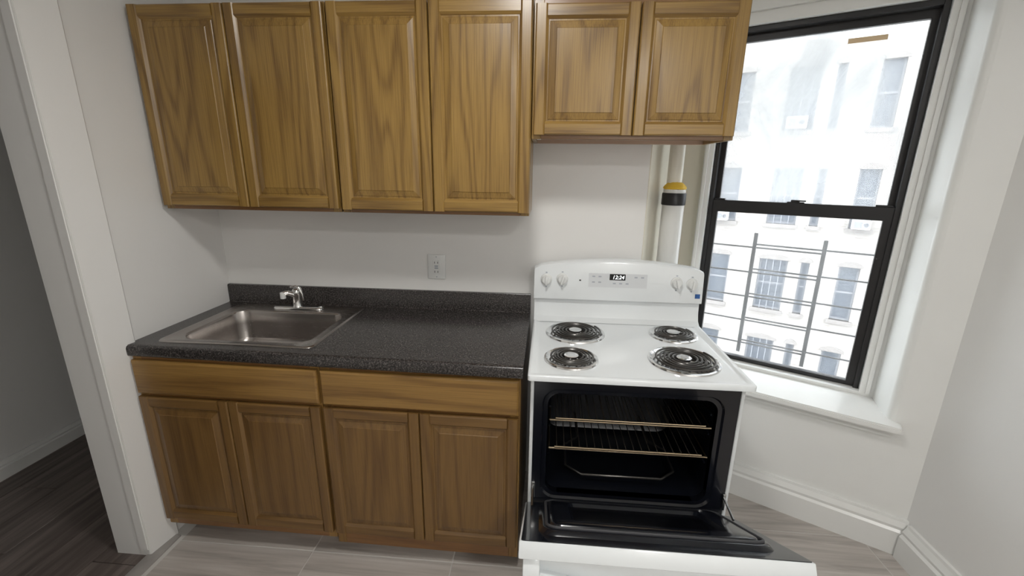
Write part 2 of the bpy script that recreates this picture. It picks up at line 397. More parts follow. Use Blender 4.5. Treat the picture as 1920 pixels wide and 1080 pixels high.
# sill, trims
bm = prism(B(), [(-0.985, -0.045), (-0.065, -0.045), (-0.065, 0.02), (-0.10, 0.05), (-0.145, 0.22), (-0.985, 0.22)], 0.572, 0.602, uw)
bmesh.ops.bevel(bm, geom=[e for e in bm.edges], offset=0.006, segments=2, affect='EDGES')
structure(obj('trim_4', bm, 'gloss', smooth=True), 'white painted window sill board', 'window sill')
bm = prism(B(), [(-0.97, 0.0), (-0.085, 0.0), (-0.085, 0.02), (-0.97, 0.02)], 0.535, 0.572, uw)
structure(obj('trim_5', bm, 'gloss'), 'white moulding under the window sill', 'trim')
bm = B()
prism(bm, [(-1.0, 0.215), (-0.14, 0.215), (-0.14, 0.30), (-1.0, 0.30)], 0.595, 0.618, uw)
prism(bm, [(-0.198, 0.215), (-0.140, 0.215), (-0.140, 0.30), (-0.198, 0.30)], 0.618, 2.36, uw)
prism(bm, [(-0.176, 0.205), (-0.160, 0.205), (-0.160, 0.215), (-0.176, 0.215)], 0.618, 2.36, uw)
prism(bm, [(-1.0, 0.215), (-0.958, 0.215), (-0.958, 0.30), (-1.0, 0.30)], 0.618, 2.36, uw)
prism(bm, [(-0.990, 0.195), (-0.978, 0.195), (-0.978, 0.215), (-0.990, 0.215)], 0.618, 2.36, uw)
prism(bm, [(-0.958, 0.215), (-0.198, 0.215), (-0.198, 0.30), (-0.958, 0.30)], 2.236, 2.36, uw)
prism(bm, [(-0.978, 0.195), (-0.16, 0.195), (-0.16, 0.215), (-0.978, 0.215)], 2.285, 2.33, uw)
structure(obj('trim_6', bm, 'gloss'), 'white painted wood casing around the black window', 'window casing')

# baseboards
def baseboard(name, fn, l0, l1, h, label, mat='gloss'):
    bm = prism(B(), [(0, 0), (0.028, 0), (0.028, h*0.66), (0.020, h*0.72), (0.022, h*0.80), (0.012, h*0.93), (0.010, h), (0, h)], l0, l1, fn)
    structure(obj(name, bm, mat), label, 'baseboard')
baseboard('baseboard_window', lambda d, z, l: wp(l, 0.02-d, z), -1.12, 0.065, 0.172, 'moulded white baseboard under the window')
baseboard('baseboard_right', lambda d, z, l: (3.165-d*1.3, l, z), -3.39, -0.40, 0.165, 'moulded white baseboard along the right wall')
baseboard('baseboard_next_room', lambda d, z, l: (-1.2+d, l, z), -3.39, 1.49, 0.095, 'white baseboard in the unlit room')

# ------------------------------------------------------------------ window
win = bpy.data.objects.new('window_1', None); COL.objects.link(win); win.location = wp(-0.579, 0.28, 0.618); win.rotation_euler = (0, 0, WA)
structure(win, 'black aluminium double-hung window with a smeared upper pane', 'window')
UC = -0.579; WC = 0.28; ZC = 0.618
def lw(u0, u1, w0, w1, z0, z1): return (u0-UC, u1-UC, w0-WC, w1-WC, z0-ZC, z1-ZC)
def wpart(name, boxes, mat, parent, b=0.0015):
    bm = B()
    for a in boxes: box(bm, *lw(*a), b=b, seg=1)
    return obj(name, bm, mat, parent, world=False)
wpart('frame', [(-0.956, -0.938, 0.245, 0.325, 0.618, 2.236), (-0.220, -0.200, 0.245, 0.325, 0.618, 2.236),
                (-0.938, -0.220, 0.245, 0.325, 2.214, 2.236), (-0.938, -0.220, 0.262, 0.325, 0.618, 0.628)], 'black', win)
us = wpart('upper_sash', [(-0.940, -0.915, 0.290, 0.318, 1.42, 2.216), (-0.243, -0.218, 0.290, 0.318, 1.42, 2.216),
                          (-0.918, -0.240, 0.290, 0.318, 2.182, 2.216), (-0.918, -0.240, 0.290, 0.318, 1.42, 1.452)], 'black', win)
ls = wpart('lower_sash', [(-0.940, -0.912, 0.255, 0.285, 0.627, 1.456), (-0.250, -0.218, 0.255, 0.285, 0.627, 1.456),
                          (-0.915, -0.247, 0.255, 0.285, 1.398, 1.456), (-0.915, -0.247, 0.255, 0.285, 0.627, 0.641)], 'black', win)
wpart('pane', [(-0.917, -0.241, 0.302, 0.305, 1.45, 2.184)], 'glass_dirty', us, b=0)
wpart('pane', [(-0.914, -0.248, 0.268, 0.271, 0.639, 1.400)], 'glass_low', ls, b=0)
lt = wpart('sash_latch', [(-0.615, -0.545, 0.258, 0.284, 1.456, 1.461), (-0.600, -0.565, 0.262, 0.280, 1.461, 1.470), (-0.575, -0.540, 0.256, 0.268, 1.464, 1.470)], 'black', win)
wpart('tilt_latch', [(-0.935, -0.885, 0.258, 0.284, 1.456, 1.464)], 'black', win)
wpart('tilt_latch', [(-0.285, -0.225, 0.258, 0.284, 1.456, 1.464)], 'black', win)
tp = boxobj('tape_strip', (-0.066, 0.066, -0.0004, 0.0004, -0.010, 0.010), 'tan', world=False)
tp.location = wp(-0.431, 0.3013, 2.137); tp.rotation_euler = (0, 0, WA)
tag(tp, 'short tan strip of tape across the top of the smeared upper pane', 'tape')

# window guard (telescoping, outside the lower sash)
gd = bpy.data.objects.new('window_guard', None); COL.objects.link(gd); gd.location = wp(UC, 0.36, 0.62); gd.rotation_euler = (0, 0, WA)
tag(gd, 'grey steel window guard with two posts outside the lower sash', 'window guard')
def gbox(name, u0, u1, w0, w1, z0, z1):
    return obj(name, box(B(), u0-UC, u1-UC, w0-0.36, w1-0.36, z0-0.62, z1-0.62, b=0.002, seg=1), 'guard', gd, world=False)
gbox('post', -0.738, -0.720, 0.350, 0.362, 0.635, 1.292); gbox('post', -0.440, -0.422, 0.350, 0.362, 0.625, 1.282)
for za, zb in ((1.215, 1.233), (1.083, 1.103), (0.950, 0.969), (0.817, 0.834), (0.687, 0.705)):
    bm = tube(B(), [(-0.955-UC, 0.006, za-0.62), (-0.428-UC, 0.006, za-0.62)], 0.0044, 8); obj('bar', bm, 'guard', gd, world=False, smooth=True)
    bm = tube(B(), [(-0.733-UC, -0.001, zb-0.62), (-0.205-UC, -0.001, zb-0.62)], 0.0044, 8); obj('bar', bm, 'guard', gd, world=False, smooth=True)

# ------------------------------------------------------------------ exterior: facade across the courtyard
FD = 14.0; KF = 16.214/11.214
fu = lambda u: -0.492 + (u+0.492)*KF
fz = lambda z: 1.591 + (z-1.591)*KF
bd = bpy.data.objects.new('apartment_building', None); COL.objects.link(bd); bd.location = wp(-1.0, FD, -7.0); bd.rotation_euler = (0, 0, WA)
tag(bd, 'pale painted brick apartment house across the courtyard', 'building')
rows = [(fz(2.45), fz(3.70)), (fz(0.52), fz(1.74)), (fz(-1.42), fz(-0.22)), (fz(-3.35), fz(-2.10)), (fz(4.45), fz(5.45)), (fz(-5.2), fz(-4.0))]
cols = [(fu(-2.42), fu(-2.0)), (fu(-1.38), fu(-0.83)), (fu(-0.585), fu(-0.43)), (fu(0.085), fu(0.435)), (fu(1.2), fu(1.7)), (fu(-3.9), fu(-3.35))]
zbot, ztop = -7.0, 8.2
def bl(u, w, z): return (u+1.0, w, z+7.0)
# wall pieces between the windows (real openings)
us_ = sorted(cols); zs_ = sorted(rows)
bm = B(); prev = -12.0
for (a, c) in us_ + [(12.0, None)]:
    box(bm, *(v for v in (prev+1.0, a+1.0, 0.0, 0.5, 0.0, ztop+7.0))); prev = c
for (a, c) in us_:
    pz = zbot
    for (lo, hi) in zs_ + [(ztop, None)]:
        box(bm, a+1.0, c+1.0, 0.0, 0.5, pz+7.0, lo+7.0); pz = hi
obj('brick_wall', bm, 'brick', bd, world=False)
for ci, (a, c) in enumerate(us_):
    for ri, (lo, hi) in enumerate(zs_):
        wd_ = c-a
        bm = B()
        box(bm, a+1.0, a+1.05, 0.14, 0.20, lo+7, hi+7); box(bm, c+0.95, c+1.0, 0.14, 0.20, lo+7, hi+7)
        box(bm, a+1.05, c+0.95, 0.14, 0.20, lo+7, lo+7.06); box(bm, a+1.05, c+0.95, 0.14, 0.20, hi+6.93, hi+7)
        box(bm, a+1.05, c+0.95, 0.13, 0.20, (lo+hi)/2+6.97, (lo+hi)/2+7.03)
        f = obj('window', bm, 'acg', bd, world=False)
        pn = boxobj('pane', (a+1.04, c+0.96, 0.16, 0.17, lo+7.05, hi+6.94), 'glass_far', f, world=False)
        boxobj('window_ledge', (a+0.93, c+1.07, -0.07, 0.1, lo+6.88, lo+7.0), 'stone', bd, world=False)
        # segmental arched lintel
        pts = []
        for k in range(9):
            s = -1+2*k/8; pts.append((a+1-0.06 + (wd_+0.12)*(k/8), hi+7.0 + 0.10*(1-s*s)))
        bm = prism(B(), [(pts[0][0], hi+6.93)] + pts + [(pts[-1][0], hi+6.93)], -0.02, 0.12, lambda p, q, h: (p, h, q))
        obj('lintel', bm, 'stone', bd, world=False)
        if wd_ > 0.7:
            for k in range(1, 4):
                bm = box(B(), a+1+wd_*k/4-0.012, a+1+wd_*k/4+0.012, 0.02, 0.045, lo+7, hi+7); obj('window_bar', bm, 'acg', bd, world=False)
# parapet and a pier strip
boxobj('parapet', (-11.0, 13.0, -0.15, 0.55, ztop+7.0, ztop+7.4), 'stone', bd, world=False)
def aircon(u0, u1, z0, z1, label):
    a, c, lo, hi = fu(u0), fu(u1), fz(z0), fz(z1)
    o = thing('air_conditioner', wp((a+c)/2, FD, lo), label, 'air conditioner', 'air conditioners across the courtyard', rz=WA)
    w2 = (c-a)/2; h = hi-lo
    obj('housing', box(B(), -w2, w2, -0.40, -0.075, 0.0, h, b=0.012, seg=1), 'acw', o, world=False)
    obj('grille', box(B(), -w2*0.78, w2*0.10, -0.408, -0.398, h*0.16, h*0.84), 'acg', o, world=False)
    bm = B()
    lathe(bm, [(h*0.28, 0.0), (h*0.28, 0.012), (h*0.17, 0.012), (h*0.17, 0.0)], w2*0.52, -0.40, h*0.5, 20, axis='y'); obj('fan_ring', bm, 'acg', o, world=False)
    return o
aircon(-1.29, -0.93, 2.47, 2.70, 'white air conditioner in the tall window behind the smeared pane')
aircon(0.12, 0.42, 0.54, 0.72, 'white air conditioner below the meeting rail at the far right')
aircon(-2.40, -2.13, 0.54, 0.73, 'white air conditioner below the meeting rail beside the left frame')
g = boxobj('courtyard_ground', (-30, 40, -10, 40, -7.2, -7.0), 'ground'); structure(g, 'concrete courtyard far below the window', 'ground')
# the house this kitchen belongs to, seen only from outside: none in view

# ------------------------------------------------------------------ pipe in the niche
pp = thing('riser_pipe', (2.182, 0.10, 0.0), 'cream riser pipe with white sleeve, black band and yellow foam behind the range', 'pipe')
obj('sleeve', lathe(B(), [(0.050, 0.0), (0.050, 1.45)], 2.182, 0.10, 0.0, 32), 'sleeve', pp, smooth=True)
obj('riser', lathe(B(), [(0.034, 1.46), (0.034, 2.49)], 2.179, 0.11, 0.0, 28), 'cream', pp, smooth=True)
obj('band', lathe(B(), [(0.0515, 1.440), (0.0545, 1.443), (0.0545, 1.492), (0.0515, 1.496)], 2.182, 0.10, 0.0, 32), 'tapeb', pp, smooth=True)
obj('collar', lathe(B(), [(0.050, 1.496), (0.050, 1.512)], 2.182, 0.10, 0.0, 32), 'sleeve', pp, smooth=True)
bm = lathe(B(), [(0.049, 1.512), (0.052, 1.518), (0.046, 1.530), (0.035, 1.540), (0.02, 1.546)], 2.182, 0.10, 0.0, 32)
for v in bm.verts: v.co += Vector((random.uniform(-1, 1), random.uniform(-1, 1), random.uniform(-1, 1)))*0.0015
obj('foam', bm, 'yellow', pp, smooth=True)

# ================================================================== CABINETS
def door(parent, x, y, z, w, h, mv, mh, core, name='door'):
    """raised-panel door: core board with stiles, rails and raised panel as sub-parts; local origin lower left back"""
    t = 0.020; sw = 0.046; rw = 0.048
    d = obj(name, box(B(), 0.004, w-0.004, -0.010, -0.001, 0.004, h-0.004), mv, parent, world=False)
    d.location = (x, y, z)
    prof = lambda W: [(0, 0), (W, 0), (W, t-0.009), (W-0.003, t-0.006), (W-0.010, t), (0.005, t), (0.0015, t-0.0025), (0, t-0.006)]
    obj('stile', prism(B(), prof(sw), 0, h, lambda p, q, l: (p, -q, l)), mv, d, world=False)
    obj('stile', prism(B(), prof(sw), 0, h, lambda p, q, l: (w-p, -q, l)), mv, d, world=False)
    obj('rail', prism(B(), prof(rw), sw-0.004, w-sw+0.004, lambda p, q, l: (l, -q, p)), mh, d, world=False)
    obj('rail', prism(B(), prof(rw), sw-0.004, w-sw+0.004, lambda p, q, l: (l, -q, h-p)), mh, d, world=False)
    x0, x1, z0, z1 = sw-0.006, w-sw+0.006, rw-0.006, h-rw+0.006
    def ring(i, dep): return [(x0+i, -dep, z0+i), (x1-i, -dep, z0+i), (x1-i, -dep, z1-i), (x0+i, -dep, z1-i)]
    bm = loops(B(), [ring(0, 0.004), ring(0, 0.0105), ring(0.011, 0.0105), ring(0.013, 0.0125), ring(0.034, 0.0175), ring(0.036, 0.0195)], cap0=True, cap1=True)
    obj('panel', bm, mv, d, world=False)
    return d

def wall_cabinet(x0, w, z0, z1, label, doors, dz0, dz1, underlip=False):
    o = thing('wall_cabinet', (x0, 0.0, z0), label, 'cabinet', 'oak wall cabinets'); D = 0.305; h = z1-z0
    yo = -0.002
    for n_, a in (('side_panel', (0, 0.016, -D+0.02, yo, 0, h)), ('side_panel', (w-0.016, w, -D+0.02, yo, 0, h))):
        obj(n_, box(B(), *a), 'oak_v', o, world=False)
    obj('bottom_panel', box(B(), 0.016, w-0.016, -D+0.02, yo, 0.018, 0.030), 'under', o, world=False)
    obj('top_panel', box(B(), 0.016, w-0.016, -D+0.02, yo, h-0.014, h), 'oak_h', o, world=False)
    obj('back_panel', box(B(), 0.016, w-0.016, -0.010, yo, 0.03, h-0.014), 'under', o, world=False)
    for a in ((0, 0.034, -D, -D+0.02, 0, h), (w-0.034, w, -D, -D+0.02, 0, h), (w/2-0.02, w/2+0.02, -D, -D+0.02, 0.034, h-0.034)):
        obj('frame_stile', box(B(), *a, b=0.0015, seg=1), 'oak_v', o, world=False)
    for a in ((0.034, w-0.034, -D, -D+0.02, 0, 0.034), (0.034, w-0.034, -D, -D+0.02, h-0.034, h)):
        obj('frame_rail', box(B(), *a, b=0.0015, seg=1), 'oak_dark', o, world=False)
    if underlip:
        obj('hanging_rail', box(B(), 0.016, w-0.016, -0.03, yo, 0.0, 0.018), 'under', o, world=False)
        for xx in (0.10, 0.42, w-0.05):
            obj('screw', lathe(B(), [(0.006, 0.0), (0.005, 0.004)], xx, -D+0.045, 0.012, 10), 'dark', o, world=False)
        obj('cleat', box(B(), 0.018, 0.036, -D+0.022, -D+0.05, 0.0, 0.018, b=0.002, seg=1), 'whitep', o, world=False)
    for (dx, dw) in doors:
        door(o, dx, -D-0.001, dz0-z0, dw, dz1-dz0, 'oak_v', 'oak_h', 'gap')
    return o
wall_cabinet(-0.004, 0.760, 1.414, 2.172, 'tall two-door oak wall cabinet against the left wall', [(0.002, 0.3755), (0.3815, 0.3755)], 1.430, 2.166)
wall_cabinet(0.763, 0.757, 1.414, 2.172, 'tall two-door oak wall cabinet next to the short one', [(0.004, 0.3735), (0.3815, 0.3735)], 1.427, 2.166)
wall_cabinet(1.523, 0.735, 1.704, 2.172, 'short two-door oak wall cabinet above the white range', [(0.006, 0.3605), (0.3705, 0.3605)], 1.718, 2.150, True)

def base_cabinet(x0, w, rz, yoff, label, toe_gap, zb):
    o = thing('base_cabinet', (x0, yoff, 0.0), label, 'cabinet', 'oak base cabinets', rz=rz); D = 0.608; zt = 0.872
    yb_ = -0.03
    obj('side_panel', box(B(), 0, 0.016, -D+0.02, yb_, zb, zt), 'oakb_v', o, world=False)
    obj('side_panel', box(B(), w-0.016, w, -D+0.02, yb_, zb, zt), 'oakb_v', o, world=False)
    obj('bottom_panel', box(B(), 0.016, w-0.016, -D+0.02, yb_, zb, zb+0.016), 'oakb_h', o, world=False)
    obj('back_panel', box(B(), 0.016, w-0.016, yb_-0.008, yb_, zb+0.016, zt), 'under', o, world=False)
    for a in ((0, 0.036, -D, -D+0.02, zb, zt), (w-0.036, w, -D, -D+0.02, zb, zt), (w/2-0.02, w/2+0.02, -D, -D+0.02, 0.130, 0.690)):
        obj('frame_stile', box(B(), *a, b=0.0015, seg=1), 'oakb_v', o, world=False)
    for a in ((0.036, w-0.036, -D, -D+0.02, zb, 0.130), (0.036, w-0.036, -D, -D+0.02, 0.690, 0.725), (0.036, w-0.036, -D, -D+0.02, 0.846, zt)):
        obj('frame_rail', box(B(), *a, b=0.0015, seg=1), 'oak_dark', o, world=False)
    obj('toe_kick', box(B(), toe_gap, w, -D+0.085, -D+0.100, 0.0, zb), 'oak_dark', o, world=False)
    # slab drawer front
    bm = B(); t = 0.02; x_0, x_1, z_0, z_1 = 0.005, w-0.004, 0.716, 0.858
    ring = lambda i, dep: [(x_0+i, -D-dep, z_0+i), (x_1-i, -D-dep, z_0+i), (x_1-i, -D-dep, z_1-i), (x_0+i, -D-dep, z_1-i)]
    loops(bm, [ring(0, 0.001), ring(0, t-0.008), ring(0.002, t-0.004), ring(0.008, t)], True, True)
    obj('drawer_front', bm, 'oakb_h', o, world=False)
    dw = (w-0.013)/2
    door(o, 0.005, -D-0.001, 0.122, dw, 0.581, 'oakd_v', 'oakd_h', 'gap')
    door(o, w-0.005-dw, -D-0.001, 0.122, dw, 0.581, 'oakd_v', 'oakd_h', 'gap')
    return o
RZ = -0.010
base_cabinet(0.000, 0.760, RZ, 0.0150, 'oak base cabinet under the sink by the left pier', 0.06, 0.080)
base_cabinet(0.763, 0.760, RZ, 0.0075, 'oak base cabinet beside the white range', 0.0, 0.056)

# ------------------------------------------------------------------ countertop with backsplash (front slightly out of square as in the place)
ct = thing('countertop', (0.76, -0.3, 0.877), 'dark speckled laminate countertop with a low backsplash', 'countertop')
XL, XR = -0.018, 1.526
def fy(x): return -0.608 + (-0.640+0.608)*(x-XL)/(XR-XL)
SX0, SX1, SY0, SY1 = 0.095, 0.682, -0.535, -0.075     # cut-out for the sink
bm = B()
zt, zb = 0.918, 0.877
def slab(x0, x1, y0f, y1f):
    vs = []
    for z in (zb, zt):
        for (x, yf) in ((x0, y0f), (x1, y0f), (x1, y1f), (x0, y1f)): vs.append(bm.verts.new((x, yf(x), z)))
    for f in ((0, 1, 2, 3), (4, 5, 6, 7), (0, 1, 5, 4), (1, 2, 6, 5), (2, 3, 7, 6), (3, 0, 4, 7)): bm.faces.new([vs[i] for i in f])
yF = lambda x: fy(x)+0.02; yS0 = lambda x: SY0; yS1 = lambda x: SY1; yB = lambda x: -0.002
slab(XL, SX0, yF, yB); slab(SX1, XR, yF, yB); slab(SX0, SX1, yF, yS0); slab(SX0, SX1, yS1, yB)
# rolled front edge
prof = [(0.02, zb-0.004), (0.006, zb-0.004), (0.001, zb), (0.0, zb+0.012), (0.0, zt-0.014), (0.003, zt-0.006), (0.010, zt-0.0005), (0.02, zt)]
ra = [bm.verts.new((XL, fy(XL)+p, z)) for p, z in prof]; rb = [bm.verts.new((XR, fy(XR)+p, z)) for p, z in prof]
bm.faces.new(ra); bm.faces.new(rb[::-1])
for i in range(len(prof)-1): bm.faces.new((ra[i], ra[i+1], rb[i+1], rb[i]))
obj('worktop', bm, 'laminate', ct, smooth=True, angle=50)
bm = prism(B(), [(-0.002, zt), (-0.026, zt), (-0.022, zt+0.004), (-0.021, 1.004), (-0.017, 1.010), (-0.002, 1.010)], XL, XR, lambda p, q, l: (l, p, q))
obj('backsplash', bm, 'laminate', ct, smooth=True)

# ------------------------------------------------------------------ sink
sk = thing('sink', (0.39, -0.3, 0.75), 'stainless steel single-bowl sink set into the dark countertop', 'sink')
bowl = lambda i, z, r=0.06: [(p, q, z) for p, q in rrect(0.125+i, 0.655-i, -0.510+i, -0.150-i, r, 8)]
rimo = lambda i, z, r=0.03: [(p, q, z) for p, q in rrect(0.068+i, 0.708-i, -0.560+i, -0.045-i, r, 8)]
bm = loops(B(), [rimo(0, 0.9182), rimo(0.002, 0.9215), rimo(0.010, 0.9225), rimo(0.016, 0.9195), bowl(-0.012, 0.9190, 0.07), bowl(-0.003, 0.9170, 0.065), bowl(0.0, 0.910), bowl(0.008, 0.86), bowl(0.014, 0.790), bowl(0.022, 0.768), bowl(0.045, 0.757), bowl(0.12, 0.753, 0.05)], False, True)
obj('basin', bm, 'steel', sk, smooth=True, angle=60)
dr = obj('drain', lathe(B(), [(0.045, 0.7535), (0.044, 0.7565), (0.030, 0.7545), (0.028, 0.7540)], 0.39, -0.33, 0.0, 28), 'chrome', sk, smooth=True)
obj('strainer', lathe(B(), [(0.026, 0.7545), (0.020, 0.758), (0.006, 0.760)], 0.39, -0.33, 0.0, 20), 'dark', dr, smooth=True)

# ------------------------------------------------------------------ faucet
fc = thing('faucet', (0.392, -0.098, 0.92), 'small chrome faucet at the back edge of the sink', 'faucet')
bm = loops(B(), [[(p, q, z) for p, q in rrect(0.272+i, 0.520-i, -0.122+i, -0.078-i, 0.0215-i, 6)] for i, z in ((0, 0.9195), (0, 0.926), (0.003, 0.931), (0.008, 0.933))], True, True)
obj('base_plate', bm, 'chrome', fc, smooth=True)
bm = lathe(B(), [(0.024, 0.0), (0.021, 0.01), (0.019, 0.05), (0.021, 0.070), (0.020, 0.080), (0.014, 0.089), (0.006, 0.092)], 0.392, -0.098, 0.932, 24)
obj('body', bm, 'chrome', fc, smooth=True)
bm = tube(B(), [(0.390, -0.103, 0.985), (0.378, -0.112, 0.998), (0.366, -0.121, 1.004), (0.356, -0.130, 1.006), (0.349, -0.136, 1.004)], [0.013, 0.013, 0.012, 0.011, 0.0105], 14)
sp_ = obj('spout', bm, 'chrome', fc, smooth=True)
obj('aerator', lathe(B(), [(0.0105, -0.018), (0.0125, -0.018), (0.0125, 0.010), (0.009, 0.012)], 0.3475, -0.138, 1.000, 16), 'whitep', sp_, smooth=True)
bm = tube(B(), [(0.366, -0.100, 1.028), (0.390, -0.098, 1.032), (0.408, -0.096, 1.022), (0.417, -0.095, 0.994), (0.420, -0.095, 0.962)], [0.006, 0.008, 0.008, 0.007, 0.005], 12)
obj('lever', bm, 'chrome', fc, smooth=True)
obj('side_cap', lathe(B(), [(0.010, 0.0), (0.009, 0.006)], 0.508, -0.10, 0.932, 16), 'chrome', fc, smooth=True)

# ------------------------------------------------------------------ outlet
ol = thing('wall_outlet', (1.064, 0.0, 1.13), 'white wall outlet with test buttons above the dark backsplash', 'outlet')
obj('cover_plate', box(B(), 1.020, 1.108, -0.007, -0.0005, 1.069, 1.190, b=0.004), 'whitep', ol, smooth=True)
rcpt = obj('receptacle', box(B(), 1.047, 1.081, -0.0095, -0.006, 1.096, 1.163, b=0.0015, seg=1), 'whitep', ol)
for z in (1.152, 1.107):
    for xx in (1.056, 1.071):
        obj('slot', box(B(), xx-0.0012, xx+0.0012, -0.0101, -0.009, z-0.006, z+0.004), 'dark', rcpt)
for z in (1.134, 1.124): obj('button', box(B(), 1.055, 1.073, -0.0112, -0.009, z-0.0035, z+0.0035, b=0.001, seg=1), 'print', rcpt)
for z in (1.080, 1.179): obj('screw', lathe(B(), [(0.003, 0.0), (0.002, 0.001)], 1.064, -0.007, z, 10, axis='y'), 'print', ol)

# ================================================================== RANGE
RX0, RX1 = 1.546, 2.297; XM = (RX0+RX1)/2
rg = thing('electric_range', (XM, -0.34, 0.0), 'white electric range with coil burners and its oven door hanging open', 'range')
BX0, BX1 = RX0+0.008, RX1-0.008
# body shell
obj('side_panel', box(B(), BX0, BX0+0.012, -0.640, -0.035, 0.03, 0.893, b=0.002, seg=1), 'white', rg)
obj('side_panel', box(B(), BX1-0.012, BX1, -0.640, -0.035, 0.03, 0.893, b=0.002, seg=1), 'white', rg)
obj('back_panel', box(B(), BX0+0.012, BX1-0.012, -0.050, -0.035, 0.03, 0.893), 'acg', rg)
for xx in (BX0+0.03, BX1-0.06):
    for yy in (-0.60, -0.10): obj('foot', box(B(), xx, xx+0.03, yy, yy+0.03, 0.0, 0.03), 'dark', rg)
# storage drawer
sd = obj('storage_drawer', box(B(), BX0+0.002, BX1-0.002, -0.655, -0.615, 0.055, 0.345, b=0.006), 'white', rg, smooth=True)
obj('drawer_box', box(B(), BX0+0.03, BX1-0.03, -0.615, -0.10, 0.07, 0.25), 'acg', rg)
# front frame with rounded oven mouth
FX0, FX1, FZ0, FZ1 = BX0+0.012, BX1-0.012, 0.352, 0.893
OX0, OX1, OZ0, OZ1 = 1.618, 2.212, 0.402, 0.822
n = 8
inner = rrect(OX0, OX1, OZ0, OZ1, 0.045, n)
outer = rrect(FX0, FX1, FZ0, FZ1, 0.003, n)
mid = rrect(OX0-0.020, OX1+0.020, OZ0-0.02, OZ1+0.02, 0.06, n)
bm = loops(B(), [[(x, -0.600, z) for x, z in outer], [(x, -0.636, z) for x, z in outer], [(x, -0.636, z) for x, z in mid], [(x, -0.628, z) for x, z in rrect(OX0-0.014, OX1+0.014, OZ0-0.014, OZ1+0.014, 0.055, n)], [(x, -0.628, z) for x, z in inner], [(x, -0.600, z) for x, z in inner]])
obj('oven_front_frame', bm, 'enamel', rg, smooth=True, angle=30)
bm = loops(B(), [[(x, -0.627, z) for x, z in inner], [(x, -0.60, z) for x, z in inner], [(x, -0.13, z) for x, z in rrect(OX0+0.002, OX1-0.002, OZ0-0.03, OZ1, 0.06, n)], [(x, -0.11, z) for x, z in rrect(OX0+0.03, OX1-0.03, OZ0, OZ1-0.03, 0.06, n)]], False, True)
cav = obj('oven_cavity', bm, 'cavity', rg, smooth=True)
for z in (0.552, 0.672, 0.752):
    for xx, s in ((OX0+0.003, 1), (OX1-0.003, -1)):
        obj('rack_guide', tube(B(), [(xx+s*0.006, -0.60, z), (xx+s*0.006, -0.15, z)], 0.004, 8), 'cavity', cav, smooth=True)
pts = [(1.76, -0.12, 0.44), (1.76, -0.30, 0.43), (1.70, -0.36, 0.43), (1.70, -0.50, 0.43), (1.76, -0.55, 0.43), (2.07, -0.55, 0.43), (2.13, -0.50, 0.43), (2.13, -0.36, 0.43), (2.07, -0.30, 0.43), (2.07, -0.12, 0.44)]
obj('bake_element', tube(B(), pts, 0.005, 8), 'coil', rg, smooth=True)

# cooktop
CZ = 0.916
def cring(i, z): return [(p, q, z) for p, q in rrect(RX0-0.002+i, RX1+0.002-i, -0.690+i, -0.040-i*0.2, 0.010, 3)]
bm = loops(B(), [cring(0.004, 0.8935), cring(0, 0.896), cring(0, CZ-0.003), cring(0.003, CZ), cring(0.012, CZ+0.0005), cring(0.020, CZ-0.004), cring(0.032, CZ-0.006)], True, True)
ck = obj('cooktop', bm, 'white', rg, smooth=True, angle=50)

# backguard: riser and control panel
bm = prism(B(), [(-0.036, CZ-0.002), (-0.118, CZ-0.004), (-0.092, CZ+0.014), (-0.080, CZ+0.05), (-0.075, 1.018), (-0.036, 1.018)], RX0, RX1, lambda p, q, l: (l, p, q))
obj('backguard_riser', bm, 'white', rg, smooth=True, angle=35)
bm = B(); K = 24; rowsv = []
def top_z(s): return 1.168 + 0.034*(1-s*s)
prof_n = None
for k in range(K+1):
    s = -1+2*k/K; x = XM + s*(RX1-RX0+0.006)/2
    tz = top_z(s)
    if k in (0, K): tz -= 0.010
    rowsv.append([bm.verts.new((x, y, z)) for (y, z) in ((-0.036, 1.012), (-0.084, 1.012), (-0.096, 1.016), (-0.097, 1.024), (-0.086, tz-0.014), (-0.081, tz-0.004), (-0.070, tz), (-0.036, tz))])
m_ = len(rowsv[0])
for a, c in zip(rowsv, rowsv[1:]):
    for i in range(m_): bm.faces.new((a[i], a[(i+1) % m_], c[(i+1) % m_], c[i]))
bm.faces.new(rowsv[0]); bm.faces.new(rowsv[-1][::-1])
cpn = obj('control_panel', bm, 'white', rg, smooth=True, angle=35)
def py(z): return -0.097 + 0.011*(z-1.024)/0.145        # face of the tilted panel
TILT = math.atan2(0.011, 0.145)
def panel_box(name, x0, x1, z0, z1, d, mat, par, b=0.0):
    bm = box(B(), x0, x1, -d, 0.0005, z0-z0, z1-z0, b=b, seg=1)
    bmesh.ops.rotate(bm, verts=bm.verts, cent=(0, 0, 0), matrix=Matrix.Rotation(-TILT, 3, 'X'))
    bmesh.ops.translate(bm, verts=bm.verts, vec=(0, py(z0), z0))
    return obj(name, bm, mat, par)
kp = panel_box('keypad', 1.790, 2.052, 1.078, 1.142, 0.0012, 'panelw', cpn)
panel_box('display', 1.884, 1.955, 1.112, 1.140, 0.0018, 'lcd', cpn)
for (xx, zz) in ((1.806, 1.124), (1.834, 1.124), (1.806, 1.098), (1.834, 1.098), (1.995, 1.124), (2.024, 1.124), (1.900, 1.094), (1.928, 1.094), (1.957, 1.094)):
    panel_box('key_mark', xx, xx+0.013, zz, zz+0.006, 0.0016, 'print', cpn)
cu = bpy.data.curves.new('digits', 'FONT'); cu.body = '12:24'; cu.size = 0.024; cu.align_x = 'CENTER'; cu.shear = 0.2; cu.extrude = 0.0002
to = bpy.data.objects.new('digits_tmp', cu); COL.objects.link(to)
me = bpy.data.meshes.new_from_object(to.evaluated_get(bpy.context.evaluated_depsgraph_get()))
bpy.data.objects.remove(to); bpy.data.curves.remove(cu)
bm = B(); bm.from_mesh(me); bpy.data.meshes.remove(me)
